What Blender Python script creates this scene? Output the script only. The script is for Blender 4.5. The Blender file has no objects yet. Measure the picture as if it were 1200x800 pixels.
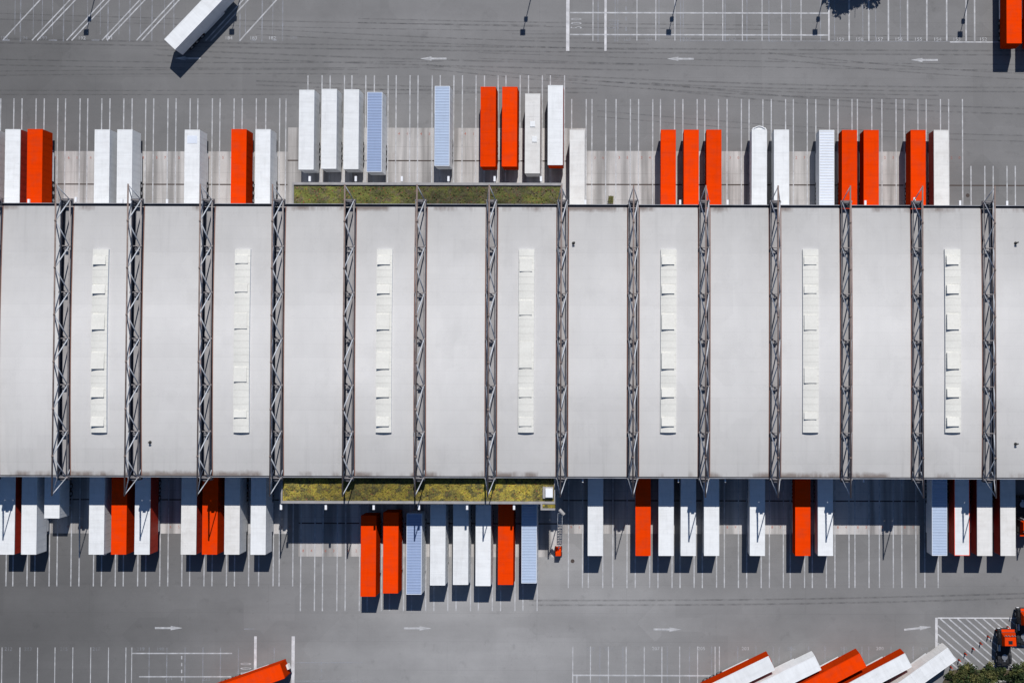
import bpy, math, random
from mathutils import Matrix, Vector
random.seed(7)
D = bpy.data
sc = bpy.context.scene
COL = sc.collection

# ---------------------------------------------------------------- camera
CAM_H = 169.0; F_PX = 1139.0; CX = 735.0; CY = 400.0
ROT = Matrix.Rotation(math.radians(0.15), 3, 'Z') @ Matrix.Rotation(math.radians(1.0), 3, 'X')
cam_d = D.cameras.new('camera'); cam = D.objects.new('camera', cam_d); COL.objects.link(cam)
cam_d.sensor_width = 36; cam_d.lens = 36 * F_PX / 1200.0
cam_d.shift_x = -(CX - 600) / 1200.0
cam_d.clip_start = 1; cam_d.clip_end = 3000
cam.location = (0, 0, CAM_H); cam.rotation_euler = ROT.to_euler()
sc.camera = cam
# ---------------------------------------------------------------- world + sun
SUN = Vector((1.49, 6.35, 6.74)).normalized()
el = math.asin(SUN.z); az = math.atan2(SUN.x, SUN.y)
w = D.worlds.new('World'); sc.world = w; w.use_nodes = True
nt = w.node_tree; bg = nt.nodes['Background']
sky = nt.nodes.new('ShaderNodeTexSky'); sky.sky_type = 'NISHITA'; sky.sun_disc = False
sky.sun_elevation = el; sky.sun_rotation = az
sky.air_density = 1.0; sky.dust_density = 0.2; sky.ozone_density = 7.0
nt.links.new(sky.outputs[0], bg.inputs[0]); bg.inputs[1].default_value = 0.062
sd = D.lights.new('sun', 'SUN'); sd.energy = 5.0; sd.angle = math.radians(0.5); sd.color = (1.0, 0.968, 0.925)
so = D.objects.new('sun', sd); COL.objects.link(so)
so.rotation_euler = (-SUN).to_track_quat('-Z', 'Y').to_euler(); so.location = (0, 0, 120)
sc.view_settings.view_transform = 'Standard'; sc.view_settings.look = 'None'
sc.view_settings.exposure = -0.10; sc.view_settings.gamma = 1

def P(px, py, z=0.0):
    """photo pixel (1200 wide) -> world point on the horizontal plane at height z"""
    d = ROT @ Vector(((px - CX) / F_PX, -(py - CY) / F_PX, -1.0))
    t = (z - CAM_H) / d.z
    return Vector((d.x * t, d.y * t, z))

# ---------------------------------------------------------------- helpers
class MB:
    def __init__(s): s.v = []; s.f = []; s.m = []
    def quad(s, pts, m=0):
        b = len(s.v); s.v += [tuple(p) for p in pts]; s.f.append(tuple(range(b, b + len(pts)))); s.m.append(m)
    def hexa(s, c, m=0):      # 8 corners: bottom ring then top ring, both ccw
        b = len(s.v); s.v += [tuple(p) for p in c]
        for q in ((3,2,1,0),(4,5,6,7),(0,1,5,4),(1,2,6,5),(2,3,7,6),(3,0,4,7)):
            s.f.append(tuple(b + i for i in q)); s.m.append(m)
    def box(s, x0, x1, y0, y1, z0, z1, m=0, tx=0, ty=0):   # tx, ty: taper of the top
        s.hexa([(x0,y0,z0),(x1,y0,z0),(x1,y1,z0),(x0,y1,z0),
                (x0+tx,y0+ty,z1),(x1-tx,y0+ty,z1),(x1-tx,y1-ty,z1),(x0+tx,y1-ty,z1)], m)
    def tube(s, p, q, r, n=8, m=0, r2=None):
        p = Vector(p); q = Vector(q); d = q - p
        if d.length < 1e-6: return
        r2 = r if r2 is None else r2
        a = d.normalized(); u = a.cross(Vector((0,0,1)) if abs(a.z) < .9 else Vector((1,0,0))).normalized(); w_ = a.cross(u)
        b = len(s.v)
        for k in range(n):
            t = 2*math.pi*k/n; o = u*math.cos(t) + w_*math.sin(t)
            s.v.append(tuple(p + o*r)); s.v.append(tuple(q + o*r2))
        for k in range(n):
            i = 2*k; j = 2*((k+1) % n)
            s.f.append((b+i, b+j, b+j+1, b+i+1)); s.m.append(m)
        s.f.append(tuple(b+2*k for k in range(n))[::-1]); s.m.append(m)
        s.f.append(tuple(b+2*k+1 for k in range(n))); s.m.append(m)
    def build(s, name, mats, parent=None, link='DATA', smooth=False, bevel=0):
        me = D.meshes.new(name); me.from_pydata(s.v, [], s.f)
        if not isinstance(mats, (list, tuple)): mats = [mats]
        for mm in mats: me.materials.append(mm)
        for i, p in enumerate(me.polygons):
            p.material_index = s.m[i]; p.use_smooth = smooth
        me.update()
        o = D.objects.new(name, me); COL.objects.link(o)
        if parent: o.parent = parent
        if bevel:
            b = o.modifiers.new('bevel', 'BEVEL'); b.width = bevel; b.segments = 2; b.limit_method = 'ANGLE'
        return o

def tag(o, label=None, cat=None, group=None, kind=None):
    if label: o['label'] = label
    if cat: o['category'] = cat
    if group: o['group'] = group
    if kind: o['kind'] = kind
    return o
def empty(name, loc, rz=0):
    o = D.objects.new(name, None); COL.objects.link(o); o.location = loc; o.rotation_euler = (0, 0, rz); o.empty_display_size = .5
    return o
def kids(o): return [c for c in D.objects if c.parent == o]
def part_copy(o, parent):
    c = o.copy(); COL.objects.link(c); c.parent = parent
    return c

# ---------------------------------------------------------------- materials
def mat(name, col, rough=.6, metal=0.0, var=.12, scale=.6, stretch=(1,1,1), tint=None, rand=0.0, fine=0.0, fscale=12, bump=0.0, bscale=3, coord='Object', spec=.25):
    m = D.materials.new(name); m.use_nodes = True; n = m.node_tree; L = n.links
    bs = n.nodes['Principled BSDF']; bs.inputs['Roughness'].default_value = rough; bs.inputs['Metallic'].default_value = metal; bs.inputs['Specular IOR Level'].default_value = spec
    tc = n.nodes.new('ShaderNodeTexCoord'); mp = n.nodes.new('ShaderNodeMapping'); mp.inputs['Scale'].default_value = stretch
    L.new(tc.outputs[coord], mp.inputs[0])
    no = n.nodes.new('ShaderNodeTexNoise'); no.inputs['Scale'].default_value = scale; no.inputs['Detail'].default_value = 5; no.inputs['Roughness'].default_value = .6
    L.new(mp.outputs[0], no.inputs[0])
    rg = n.nodes.new('ShaderNodeMapRange'); rg.inputs[1].default_value = .3; rg.inputs[2].default_value = .7
    L.new(no.outputs[0], rg.inputs[0])
    mx = n.nodes.new('ShaderNodeMix'); mx.data_type = 'RGBA'
    t = tint or tuple(c*(1-var) for c in col)
    mx.inputs[6].default_value = (*t, 1); mx.inputs[7].default_value = (*[min(1, c*(1+var*.3)) for c in col], 1)
    L.new(rg.outputs[0], mx.inputs[0]); out = mx.outputs[2]
    if fine:
        nf = n.nodes.new('ShaderNodeTexNoise'); nf.inputs['Scale'].default_value = fscale; nf.inputs['Detail'].default_value = 3
        L.new(tc.outputs[coord], nf.inputs[0])
        mr = n.nodes.new('ShaderNodeMapRange'); mr.inputs[1].default_value = .3; mr.inputs[2].default_value = .7; mr.inputs[3].default_value = 1-fine; mr.inputs[4].default_value = 1+fine
        L.new(nf.outputs[0], mr.inputs[0])
        vm = n.nodes.new('ShaderNodeVectorMath'); vm.operation = 'SCALE'; L.new(out, vm.inputs[0]); L.new(mr.outputs[0], vm.inputs['Scale']); out = vm.outputs[0]
    if rand:
        oi = n.nodes.new('ShaderNodeObjectInfo'); mr = n.nodes.new('ShaderNodeMapRange'); mr.inputs[3].default_value = 1-rand; mr.inputs[4].default_value = 1+rand*.25
        L.new(oi.outputs['Random'], mr.inputs[0])
        vm = n.nodes.new('ShaderNodeVectorMath'); vm.operation = 'SCALE'; L.new(out, vm.inputs[0]); L.new(mr.outputs[0], vm.inputs['Scale']); out = vm.outputs[0]
    L.new(out, bs.inputs['Base Color'])
    if bump:
        nb = n.nodes.new('ShaderNodeTexNoise'); nb.inputs['Scale'].default_value = bscale; nb.inputs['Detail'].default_value = 4
        L.new(tc.outputs[coord], nb.inputs[0])
        bp = n.nodes.new('ShaderNodeBump'); bp.inputs['Strength'].default_value = bump; bp.inputs['Distance'].default_value = .1
        L.new(nb.outputs[0], bp.inputs['Height']); L.new(bp.outputs[0], bs.inputs['Normal'])
    return m

class G:   # tiny node-graph helper
    def __init__(s, name):
        s.m = D.materials.new(name); s.m.use_nodes = True; s.n = s.m.node_tree; s.bs = s.n.nodes['Principled BSDF']
        s.tc = s.n.nodes.new('ShaderNodeTexCoord')
    def l(s, a, b): s.n.links.new(a, b)
    def noise(s, scale, stretch=(1,1,1), detail=4, rough=.55, loc=(0,0,0)):
        mp = s.n.nodes.new('ShaderNodeMapping'); mp.inputs['Scale'].default_value = stretch; mp.inputs['Location'].default_value = loc
        s.l(s.tc.outputs['Object'], mp.inputs[0])
        no = s.n.nodes.new('ShaderNodeTexNoise'); no.inputs['Scale'].default_value = scale; no.inputs['Detail'].default_value = detail; no.inputs['Roughness'].default_value = rough
        s.l(mp.outputs[0], no.inputs[0]); return no.outputs[0]
    def rng(s, v, a, b, c, d, cl=True):
        r = s.n.nodes.new('ShaderNodeMapRange'); r.clamp = cl
        for i, x in enumerate((a, b, c, d)): r.inputs[i+1].default_value = x
        s.l(v, r.inputs[0]); return r.outputs[0]
    def math(s, op, a, b=None, c=None):
        r = s.n.nodes.new('ShaderNodeMath'); r.operation = op
        for i, x in enumerate((a, b, c)):
            if x is None: continue
            if isinstance(x, (int, float)): r.inputs[i].default_value = x
            else: s.l(x, r.inputs[i])
        return r.outputs[0]
    def mix(s, f, a, b):
        r = s.n.nodes.new('ShaderNodeMix'); r.data_type = 'RGBA'
        if isinstance(f, (int, float)): r.inputs[0].default_value = f
        else: s.l(f, r.inputs[0])
        for i, x in ((6, a), (7, b)):
            if isinstance(x, tuple): r.inputs[i].default_value = (*x, 1)
            else: s.l(x, r.inputs[i])
        return r.outputs[2]
    def scale(s, c, f):
        r = s.n.nodes.new('ShaderNodeVectorMath'); r.operation = 'SCALE'; s.l(c, r.inputs[0])
        if isinstance(f, (int, float)): r.inputs['Scale'].default_value = f
        else: s.l(f, r.inputs['Scale'])
        return r.outputs[0]
    def xyz(s):
        r = s.n.nodes.new('ShaderNodeSeparateXYZ'); s.l(s.tc.outputs['Object'], r.inputs[0]); return r.outputs
    def done(s, c, rough=.8): s.l(c, s.bs.inputs['Base Color']); s.bs.inputs['Roughness'].default_value = rough; return s.m

def asphalt():
    g = G('asphalt')
    big = g.rng(g.noise(.012, detail=3), .35, .65, 0, 1)
    c = g.mix(big, (.150, .149, .152), (.200, .199, .202))
    streak = g.rng(g.noise(.05, (.22, 3.2, 1), 5, .6), .3, .7, .90, 1.08)     # wear along the driving lanes
    c = g.scale(c, streak)
    # repaired rectangular patches
    vo = g.n.nodes.new('ShaderNodeTexVoronoi'); vo.distance = 'CHEBYCHEV'; vo.inputs['Scale'].default_value = .085; g.l(g.tc.outputs['Object'], vo.inputs['Vector'])
    sx = g.n.nodes.new('ShaderNodeSeparateColor'); g.l(vo.outputs['Color'], sx.inputs[0])
    c = g.scale(c, g.rng(sx.outputs[0], 0, 1, .95, 1.05))
    for (px_, py_, rad, k_) in ((500,790,66,1.62),(720,660,50,1.16),(600,30,70,1.24),(10,740,85,.62),(0,70,90,.62),(1150,60,40,1.08)):   # paler and darker areas of surfacing, partly vignetting painted into the colour
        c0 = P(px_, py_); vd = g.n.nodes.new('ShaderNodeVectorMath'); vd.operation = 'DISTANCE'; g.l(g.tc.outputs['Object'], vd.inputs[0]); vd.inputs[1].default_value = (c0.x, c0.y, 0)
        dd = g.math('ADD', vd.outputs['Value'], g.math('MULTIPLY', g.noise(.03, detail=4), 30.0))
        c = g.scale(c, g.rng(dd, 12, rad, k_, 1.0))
    blot = g.rng(g.noise(.35, detail=5, rough=.65), .60, .76, 1.0, .80); c = g.scale(c, blot)
    c = g.scale(c, g.rng(g.noise(.11, detail=6, rough=.7, loc=(50, 20, 0)), .3, .7, .90, 1.09))            # mottling
    cr = g.math('ABSOLUTE', g.math('SUBTRACT', g.noise(.045, detail=8, rough=.6, loc=(12, 80, 0)), .5)); c = g.scale(c, g.rng(cr, 0, .003, .93, 1.0))   # hairline cracks
    bk = g.n.nodes.new('ShaderNodeTexBrick'); bk.inputs['Scale'].default_value = 1; bk.inputs['Brick Width'].default_value = 31; bk.inputs['Row Height'].default_value = 4.9; bk.inputs['Mortar Size'].default_value = .05; g.l(g.tc.outputs['Object'], bk.inputs[0])
    c = g.scale(c, g.rng(bk.outputs['Fac'], 0, 1, 1.0, .93))
    spot = g.rng(g.noise(1.3, detail=2, loc=(31, 7, 0)), .74, .80, 1.0, .72); c = g.scale(c, spot)
    c = g.scale(c, g.rng(g.noise(9, detail=2), .3, .7, .93, 1.07))
    return g.done(c, .88)
def concrete():
    g = G('dock_concrete')
    c = g.mix(g.rng(g.noise(.09, detail=4), .35, .65, 0, 1), (.385, .368, .362), (.51, .494, .488))
    lanes = g.rng(g.noise(.55, (1, .045, 1), 3, .5), .38, .58, .52, 1.07)      # dark tyre lanes running into the docks
    c = g.scale(c, lanes)
    st = g.rng(g.noise(.8, (1, .3, 1), 5, .65, (5, 3, 0)), .58, .74, 0, .45); c = g.mix(st, c, (.22, .18, .165))
    xy = g.xyz()
    br = g.n.nodes.new('ShaderNodeTexBrick'); br.inputs['Scale'].default_value = 1; br.inputs['Brick Width'].default_value = 3.86; br.inputs['Row Height'].default_value = 4.6; br.inputs['Mortar Size'].default_value = .035; br.offset = 0
    g.l(g.tc.outputs['Object'], br.inputs[0])
    c = g.scale(c, g.rng(br.outputs['Fac'], 0, 1, 1.0, .78))
    c = g.scale(c, g.rng(g.noise(7, detail=2), .3, .7, .94, 1.05))
    return g.done(c, .85)
def roofing(ymid, half):
    g = G('roof_membrane')
    c = g.mix(g.rng(g.noise(.06, detail=4), .3, .7, 0, 1), (.565, .559, .555), (.625, .618, .612))
    xy = g.xyz()
    dy = g.math('DIVIDE', g.math('ABSOLUTE', g.math('SUBTRACT', xy[1], ymid)), half)
    eave_tone = g.rng(g.math('ADD', dy, g.math('MULTIPLY', g.noise(.16, detail=4), .25)), .35, 1.15, 1.04, .76)   # darker towards the eaves, broken up by noise
    c = g.scale(c, eave_tone)
    # sheet seams across the bay
    fr = g.math('FRACT', g.math('DIVIDE', xy[1], 2.15)); seam = g.rng(fr, 0, .05, .93, 1.0)
    c = g.scale(c, seam)
    fx = g.math('FRACT', g.math('DIVIDE', xy[1], 8.6)); c = g.scale(c, g.rng(fx, .0, .5, .985, 1.01))
    n1 = g.noise(.35, (1, .35, 1), 5, .7)
    c = g.scale(c, g.rng(n1, .3, .75, 1.02, .95))
    oi = g.n.nodes.new('ShaderNodeObjectInfo'); c = g.scale(c, g.rng(oi.outputs['Random'], 0, 1, .965, 1.02))
    xo = g.math('ADD', xy[0], g.math('MULTIPLY', oi.outputs['Random'], 97.0))
    lap = g.math('FRACT', g.math('DIVIDE', g.math('ADD', xo, g.math('MULTIPLY', g.math('FLOOR', g.math('DIVIDE', xy[1], 4.3)), 2.3)), 5.1)); c = g.scale(c, g.rng(lap, 0, .012, .95, 1.0))
    drip = g.rng(g.noise(.9, (1, .05, 1), 4, .6, (17, 0, 0)), .55, .75, 0, 1); c = g.scale(c, g.rng(g.math('MULTIPLY', drip, g.rng(dy, .45, 1, 0, 1)), 0, 1, 1, .86))
    pud = g.noise(.16, detail=5, rough=.62, loc=(70, 5, 0)); c = g.scale(c, g.rng(pud, .58, .66, 1.0, .955)); rim_ = g.math('ABSOLUTE', g.math('SUBTRACT', pud, .58)); c = g.scale(c, g.rng(rim_, 0, .008, .95, 1.0))
    vo = g.n.nodes.new('ShaderNodeTexVoronoi'); vo.distance = 'CHEBYCHEV'; vo.inputs['Scale'].default_value = .16; g.l(g.tc.outputs['Object'], vo.inputs['Vector'])
    sx = g.n.nodes.new('ShaderNodeSeparateColor'); g.l(vo.outputs['Color'], sx.inputs[0]); c = g.scale(c, g.rng(sx.outputs[0], 0, 1, .975, 1.015))
    # brown stains just above the gutters
    edge = g.rng(g.math('ADD', dy, g.math('MULTIPLY', g.noise(.7, detail=5, rough=.7), .05)), .985, 1.012, 0, 1); sm = g.rng(g.noise(.12, (1, .2, 1), 5, .7, (3, 9, 0)), .47, .58, 0, .85)
    c = g.mix(g.math('MULTIPLY', edge, sm), c, (.17, .135, .12))
    spk = g.rng(g.noise(.9, (.4, 2.5, 1), 4, .6, (9, 1, 0)), .73, .80, 1, .84); c = g.scale(c, spk)
    c = g.scale(c, g.rng(g.noise(8, detail=2), .3, .7, .975, 1.02))
    return g.done(c, .75)
def sedum(name, ca, cb, cc):
    g = G(name)
    c = g.mix(g.rng(g.noise(.22, detail=5, rough=.7), .38, .6, 0, 1), ca, cb)
    c = g.mix(g.rng(g.noise(.9, detail=4, rough=.7, loc=(4, 2, 0)), .49, .58, 0, .9), c, cc)
    c = g.mix(g.rng(g.noise(3.5, detail=3, loc=(8, 2, 0)), .60, .66, 0, .9), c, (.20, .045, .03))
    c = g.scale(c, g.rng(g.noise(.07, detail=2), .35, .65, .65, 1.35)); c = g.scale(c, g.rng(g.noise(5, detail=3), .3, .7, .5, 1.4))
    return g.done(c, .95)
def paint(name, col, lo=.25, hi=.95, z=1.1):     # worn road paint: shows the asphalt through its wear
    g = G(name)
    wv = g.rng(g.noise(.9, detail=5, rough=.6), .36, .64, lo, hi)
    n = g.n; tr = n.nodes.new('ShaderNodeBsdfTransparent'); ms = n.nodes.new('ShaderNodeMixShader')
    g.bs.inputs['Base Color'].default_value = (*col, 1); g.bs.inputs['Roughness'].default_value = .7
    g.l(wv, ms.inputs[0]); g.l(tr.outputs[0], ms.inputs[1]); g.l(g.bs.outputs[0], ms.inputs[2]); g.l(ms.outputs[0], n.nodes['Material Output'].inputs[0])
    return g.m

def coach(name, col, dirt, rough=.55, rand=.06, seam=.93, spec=.25, amt=.5):
    g = G(name); oi = g.n.nodes.new('ShaderNodeObjectInfo'); xy = g.xyz()
    off = g.n.nodes.new('ShaderNodeCombineXYZ'); sc_ = g.math('MULTIPLY', oi.outputs['Random'], 90.0); g.l(sc_, off.inputs[0]); g.l(sc_, off.inputs[1])
    def nz(scale, st, detail=4):
        va = g.n.nodes.new('ShaderNodeVectorMath'); va.operation = 'ADD'; g.l(g.tc.outputs['Object'], va.inputs[0]); g.l(off.outputs[0], va.inputs[1])
        mp = g.n.nodes.new('ShaderNodeMapping'); mp.inputs['Scale'].default_value = st; g.l(va.outputs[0], mp.inputs[0])
        no = g.n.nodes.new('ShaderNodeTexNoise'); no.inputs['Scale'].default_value = scale; no.inputs['Detail'].default_value = detail; no.inputs['Roughness'].default_value = .65; g.l(mp.outputs[0], no.inputs[0]); return no.outputs[0]
    c = g.mix(g.rng(nz(.5, (1,1,1)), .45, .75, 0, amt), col, dirt)
    pan = g.math('FRACT', g.math('DIVIDE', g.math('ADD', xy[1], 20.4), 2.27)); c = g.scale(c, g.rng(pan, 0, .05, seam, 1.0)); 
    c = g.scale(c, g.rng(nz(.9, (.25, 1.5, .25), 2), .3, .7, .95, 1.03))       # panels of slightly different age
    c = g.scale(c, g.rng(nz(1.6, (1.2, .12, 1.2), 4), .5, .75, 1.0, .92))      # streaks along the body
    c = g.scale(c, g.rng(oi.outputs['Random'], 0, 1, 1-rand, 1+rand*.3))
    g.bs.inputs['Specular IOR Level'].default_value = spec
    return g.done(c, rough)

M = {}
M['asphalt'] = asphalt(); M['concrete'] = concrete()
M['line'] = paint('worn_white_paint', (.60, .61, .64), .42, .78)
M['faint'] = paint('faded_paint', (.42, .44, .50), .10, .48)
M['bright'] = paint('thick_white_paint', (.68, .68, .71), .62, .92)
M['redpaint'] = paint('red_dock_paint', (.50, .11, .06), .35, .8)
M['tyre'] = paint('tyre_rubber_marks', (.075, .075, .08), .02, .26)
M['drain'] = mat('drain_grate', (.07, .055, .05), .8)
M['white'] = coach('white_trailer_paint', (.755, .775, .795), (.62, .625, .63), .5)
M['offwhite'] = coach('dusty_white_paint', (.70, .695, .685), (.58, .56, .54), .6, amt=.7)
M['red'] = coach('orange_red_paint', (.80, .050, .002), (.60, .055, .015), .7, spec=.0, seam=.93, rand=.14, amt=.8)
M['red_shaded'] = coach('shaded_red_curtain', (.42, .030, .002), (.32, .025, .005), .8, spec=.0)  # trailer red darkened: the weak light on the sides is painted in
M['darkred'] = mat('dark_red_curtain', (.42, .035, .018), .55, var=.2, scale=.8)
M['blue'] = coach('pale_blue_roof', (.27, .35, .53), (.23, .29, .43), .6)
M['blue2'] = coach('light_blue_roof', (.39, .48, .63), (.34, .41, .54), .6)
M['ribblue'] = mat('blue_rib_paint', (.32, .40, .58), .6, var=.06)
M['riblight'] = mat('light_blue_rib_paint', (.43, .51, .66), .6, var=.06)
M['ribwhite'] = mat('white_rib_paint', (.66, .71, .80), .45, var=.05)
M['black'] = mat('chassis_black', (.025, .026, .03), .6, var=.3, scale=2)
M['rubber'] = mat('tyre_rubber', (.02, .02, .021), .9, var=.2)
M['rim'] = mat('wheel_rim', (.45, .46, .48), .35, metal=.7)
M['steel'] = mat('painted_steel', (.46, .49, .54), .42, metal=.1, var=.25, scale=1.2)
M['rust'] = mat('rust_brown_steel', (.215, .165, .15), .7, var=.35, scale=.8, tint=(.13, .10, .09), fine=.12)
M['chord'] = mat('grey_brown_chord', (.27, .25, .25), .6, var=.3, scale=.9, fine=.1)
M['bearing'] = mat('dark_bearing_plate', (.11, .11, .125), .7, var=.4, scale=1.5)
M['trim'] = mat('rust_red_flashing', (.23, .125, .10), .7, var=.3, scale=.6)
M['navy'] = mat('dark_gutter', (.055, .062, .085), .6, var=.35, scale=.5, fine=.15)
M['lip'] = mat('gutter_lip', (.30, .31, .34), .5, var=.3, scale=.5)
M['fascia'] = mat('dark_fascia', (.075, .08, .10), .6)
M['trough'] = mat('trough_sheet', (.36, .35, .35), .7, var=.3, scale=.5, stretch=(1,.3,1), fine=.1)
M['spec'] = M['steel']
M['wall'] = mat('wall_cladding', (.42, .43, .45), .5, var=.1)
M['skylight'] = mat('skylight_sheet', (.69, .685, .645), .5, var=.07, scale=.45, stretch=(.3,1.6,1), fine=.04, fscale=3)
M['skyseam'] = mat('skylight_seam', (.60, .595, .56), .6)
M['skyside'] = mat('skylight_flashing', (.52, .56, .62), .5)
M['parapet'] = mat('parapet_cap', (.34, .33, .33), .6, var=.25, scale=.8, fine=.08)
M['lamp'] = mat('lamp_white', (.82, .84, .88), .35)
M['plastic'] = mat('dark_vent', (.05, .05, .05), .6)
M['glass'] = mat('dark_glass', (.02, .025, .03), .08)
M['yellow'] = mat('marker_yellow', (.6, .45, .05), .5)
M['bark'] = mat('bark', (.12, .085, .06), .9, bump=.4)
M['soil'] = mat('verge_soil', (.10, .085, .055), .95, var=.5, scale=.6, fine=.3, fscale=2)
M['stone'] = mat('grey_stone', (.33, .32, .31), .9, var=.3, scale=1, fine=.1)
M['leafa'] = mat('leaf_dark', (.035, .055, .018), .8, var=.5, scale=.5, fine=.3, fscale=1.5)
M['leafb'] = mat('leaf_olive', (.085, .095, .030), .8, var=.4, scale=.5, fine=.3, fscale=1.5)
M['leafc'] = mat('leaf_light', (.15, .145, .05), .8, var=.4, scale=.5, fine=.3, fscale=1.5)
M['sedum_dark'] = sedum('sedum_green', (.055, .060, .020), (.125, .135, .028), (.095, .080, .045))
M['sedum_yellow'] = sedum('sedum_yellow', (.13, .115, .03), (.33, .265, .036), (.075, .072, .028))

# ================================================================ SETTING: ground
g = MB(); S = 700
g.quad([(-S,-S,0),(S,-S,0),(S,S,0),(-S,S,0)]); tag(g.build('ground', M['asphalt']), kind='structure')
Z_EAVE = 9.8; Z_CAN = 8.75
YN = P(600, 242.8, Z_EAVE).y; YS = P(600, 557.8, Z_EAVE).y
YCN = P(500, 214.0, Z_CAN).y; YCS = P(500, 590.0, Z_CAN).y
def X(px, py, z=0): return P(px, py, z).x
def Y(px, py, z=0): return P(px, py, z).y
def sheet(mb, x0, x1, y0, y1, z, m=0):
    x0, x1 = min(x0,x1), max(x0,x1); y0, y1 = min(y0,y1), max(y0,y1)
    mb.quad([(x0,y0,z),(x1,y0,z),(x1,y1,z),(x0,y1,z)], m)
pad = MB()
sheet(pad, X(-60,200), X(337,200), Y(0,177), YN+.02, .004)
sheet(pad, X(337,200)+.01, X(686,200), Y(500,150), YN+.02, .004)
sheet(pad, X(686,200)+.01, X(1112,200), Y(900,177.5), YN+.02, .004)
sheet(pad, X(-60,600), X(337,600), YS-.02, Y(100,624.5), .004)
sheet(pad, X(350,600), X(655,600), YS-.02, Y(500,652), .004)
sheet(pad, X(655,600)+.01, X(1076,600), YS-.02, Y(900,625.5), .004)
tag(pad.build('concrete_apron', M['concrete']), kind='structure')
dr = MB()
for (a, b, y) in ((-40,337,216),(337,664,188.5),(686,1290,217),(-40,337,585),(350,655,613),(660,1076,586.5)):
    x0, x1 = X(a, y), X(b, y); yy = Y((a+b)/2, y); sheet(dr, x0, x1, yy-.11, yy+.11, .008)
tag(dr.build('drain_channel', M['drain']), kind='structure')

# tyre marks: long curved pairs of dark ribbons
ty = MB()
def ribbon(mb, pts, wd, z, m=0):
    W = [P(*p) for p in pts]; out = []
    for i in range(len(W)):
        a = W[max(i-1,0)]; b = W[min(i+1, len(W)-1)]; d = (b-a).normalized(); n_ = Vector((-d.y, d.x, 0))
        out.append((W[i] + n_*wd/2, W[i] - n_*wd/2))
    for i in range(len(W)-1):
        a, b = out[i], out[i+1]
        mb.quad([(a[0].x,a[0].y,z),(a[1].x,a[1].y,z),(b[1].x,b[1].y,z),(b[0].x,b[0].y,z)], m)
def curve(x0, y0, x1, y1, bend=0, n=24):
    return [(x0+(x1-x0)*t, y0+(y1-y0)*t + bend*math.sin(math.pi*t)) for t in [i/n for i in range(n+1)]]
tracks = [(-30,15,640,30,2),(-30,45,1230,60,3),(-30,69,520,72,3),(-30,84,420,82,-1),(180,58,760,76,2),(420,22,900,30,1),
          (560,62,1230,76,3),(640,88,1230,103,4),(300,34,760,52,2),(-30,106,600,104,1),(760,97,1230,128,6),(500,76,1100,112,8),(700,130,1230,160,5),
          (300,95,700,104,2),(900,62,1230,88,3),(600,40,1230,44,-1)]
for i, (a, b, c, d, e) in enumerate(tracks):
    for k in (0, 2.1 if i % 2 else 2.9):
        ribbon(ty, curve(a, b+k*2.3, c, d+k*2.3, e), (.18, .28, .22)[i % 3], .012 + .0005*(i % 5) + .0001*k)
for i, (a, b, c, d, e) in enumerate([(620,703,1230,694,3)]):
    for k in (0, 2.3): ribbon(ty, curve(a, b+k*2.4, c, d+k*2.4, e), .3, .0145+.0002*i)
tag(ty.build('tyre_marks', M['tyre']), kind='structure')

# painted lines
ln = MB(); fa = MB(); br_ = MB()
LW = .2; ZL = .018
def vline(mb, px, py0, py1, wd=LW, z=ZL, at=None):
    x = X(px, at if at is not None else py0); sheet(mb, x-wd/2, x+wd/2, Y(px, py0), Y(px, py1), z)
def vlineY(mb, px, pyref, ya, yb, wd=LW, z=ZL):
    x = X(px, pyref); sheet(mb, x-wd/2, x+wd/2, ya, yb, z)
N1 = [1,16.5,26,42.5,52,68,77,94,103,119.5,129,145.3,155,171,180.3,197,206.5,223,232,249,258,274.5,284,300.5,311.7,328,335.3]
N2 = [361,377.5,387,403.8,412.5,428.8,438.8,455,464.4,480.6,490,506.6,516,532,542,558,567.8,583.8,593,609.7,619.4,635.6,645,661.6]
N3 = [670,687,693.8,710,722,738.8,748.4,765,774,790.6,800.3,817,826,842,852,868.8,877.8,894,903.8,920.6,929.7,946,956,972,982,998.4,1004.7,1021.6,1033.4,1050,1059.4,1075.6,1085.3,1102,1111.6,1127.8]
N4 = [1137.8,1154,1163.8,1180,1189.7,1206,1215.5,1232]
S1 = [7,15,31.6,40.6,57.5,66.6,83,92.5,109.4,118.8,135,144.4,161.3,170.6,187.2,196.6,213,222.2,239,248.4,265.3,274.7,291.3,303,320,327,343]
S2 = [352,368.4,377.8,394.7,404.4,421,430.3,446.9,456.3,472.8,482.2,498.8,508.4,524.7,534.4,551.3,560.6,576.9,586.6,603.4,612.8,629.4]
S3 = [666,682.5,689.4,706.3,718,734.7,744.4,761.3,771,787.5,796.9,813.4,823,839.7,848.8,865.3,875,892,901.6,918,926,942.8,951.9,968.4,978.4,995,1001.9,1018.4,1030.6,1046.9,1056.9,1073.4,1083.8,1099.4]
for x in N1: vlineY(ln, x, 115.5, Y(x,115.5), YN)
for x in N2: vlineY(ln, x, 88.5, Y(x,88.5), YN+3)
for x in N3: vlineY(ln, x, 116.3, Y(x,116.3), YN)
for x in N4: vlineY(ln, x, 194.5, Y(x,194.5), YN)
for x in S1: vlineY(ln, x, 686.5, Y(x,686.5), YS)
for x in S2: vlineY(ln, x, 715.5, Y(x,715.5), YS-3)
for x in S3: vlineY(ln, x, 688.5, Y(x,688.5), YS)
def seg(mb, a, b, wd=LW, z=ZL):
    ribbon(mb, [a, b], wd, z)
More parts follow.
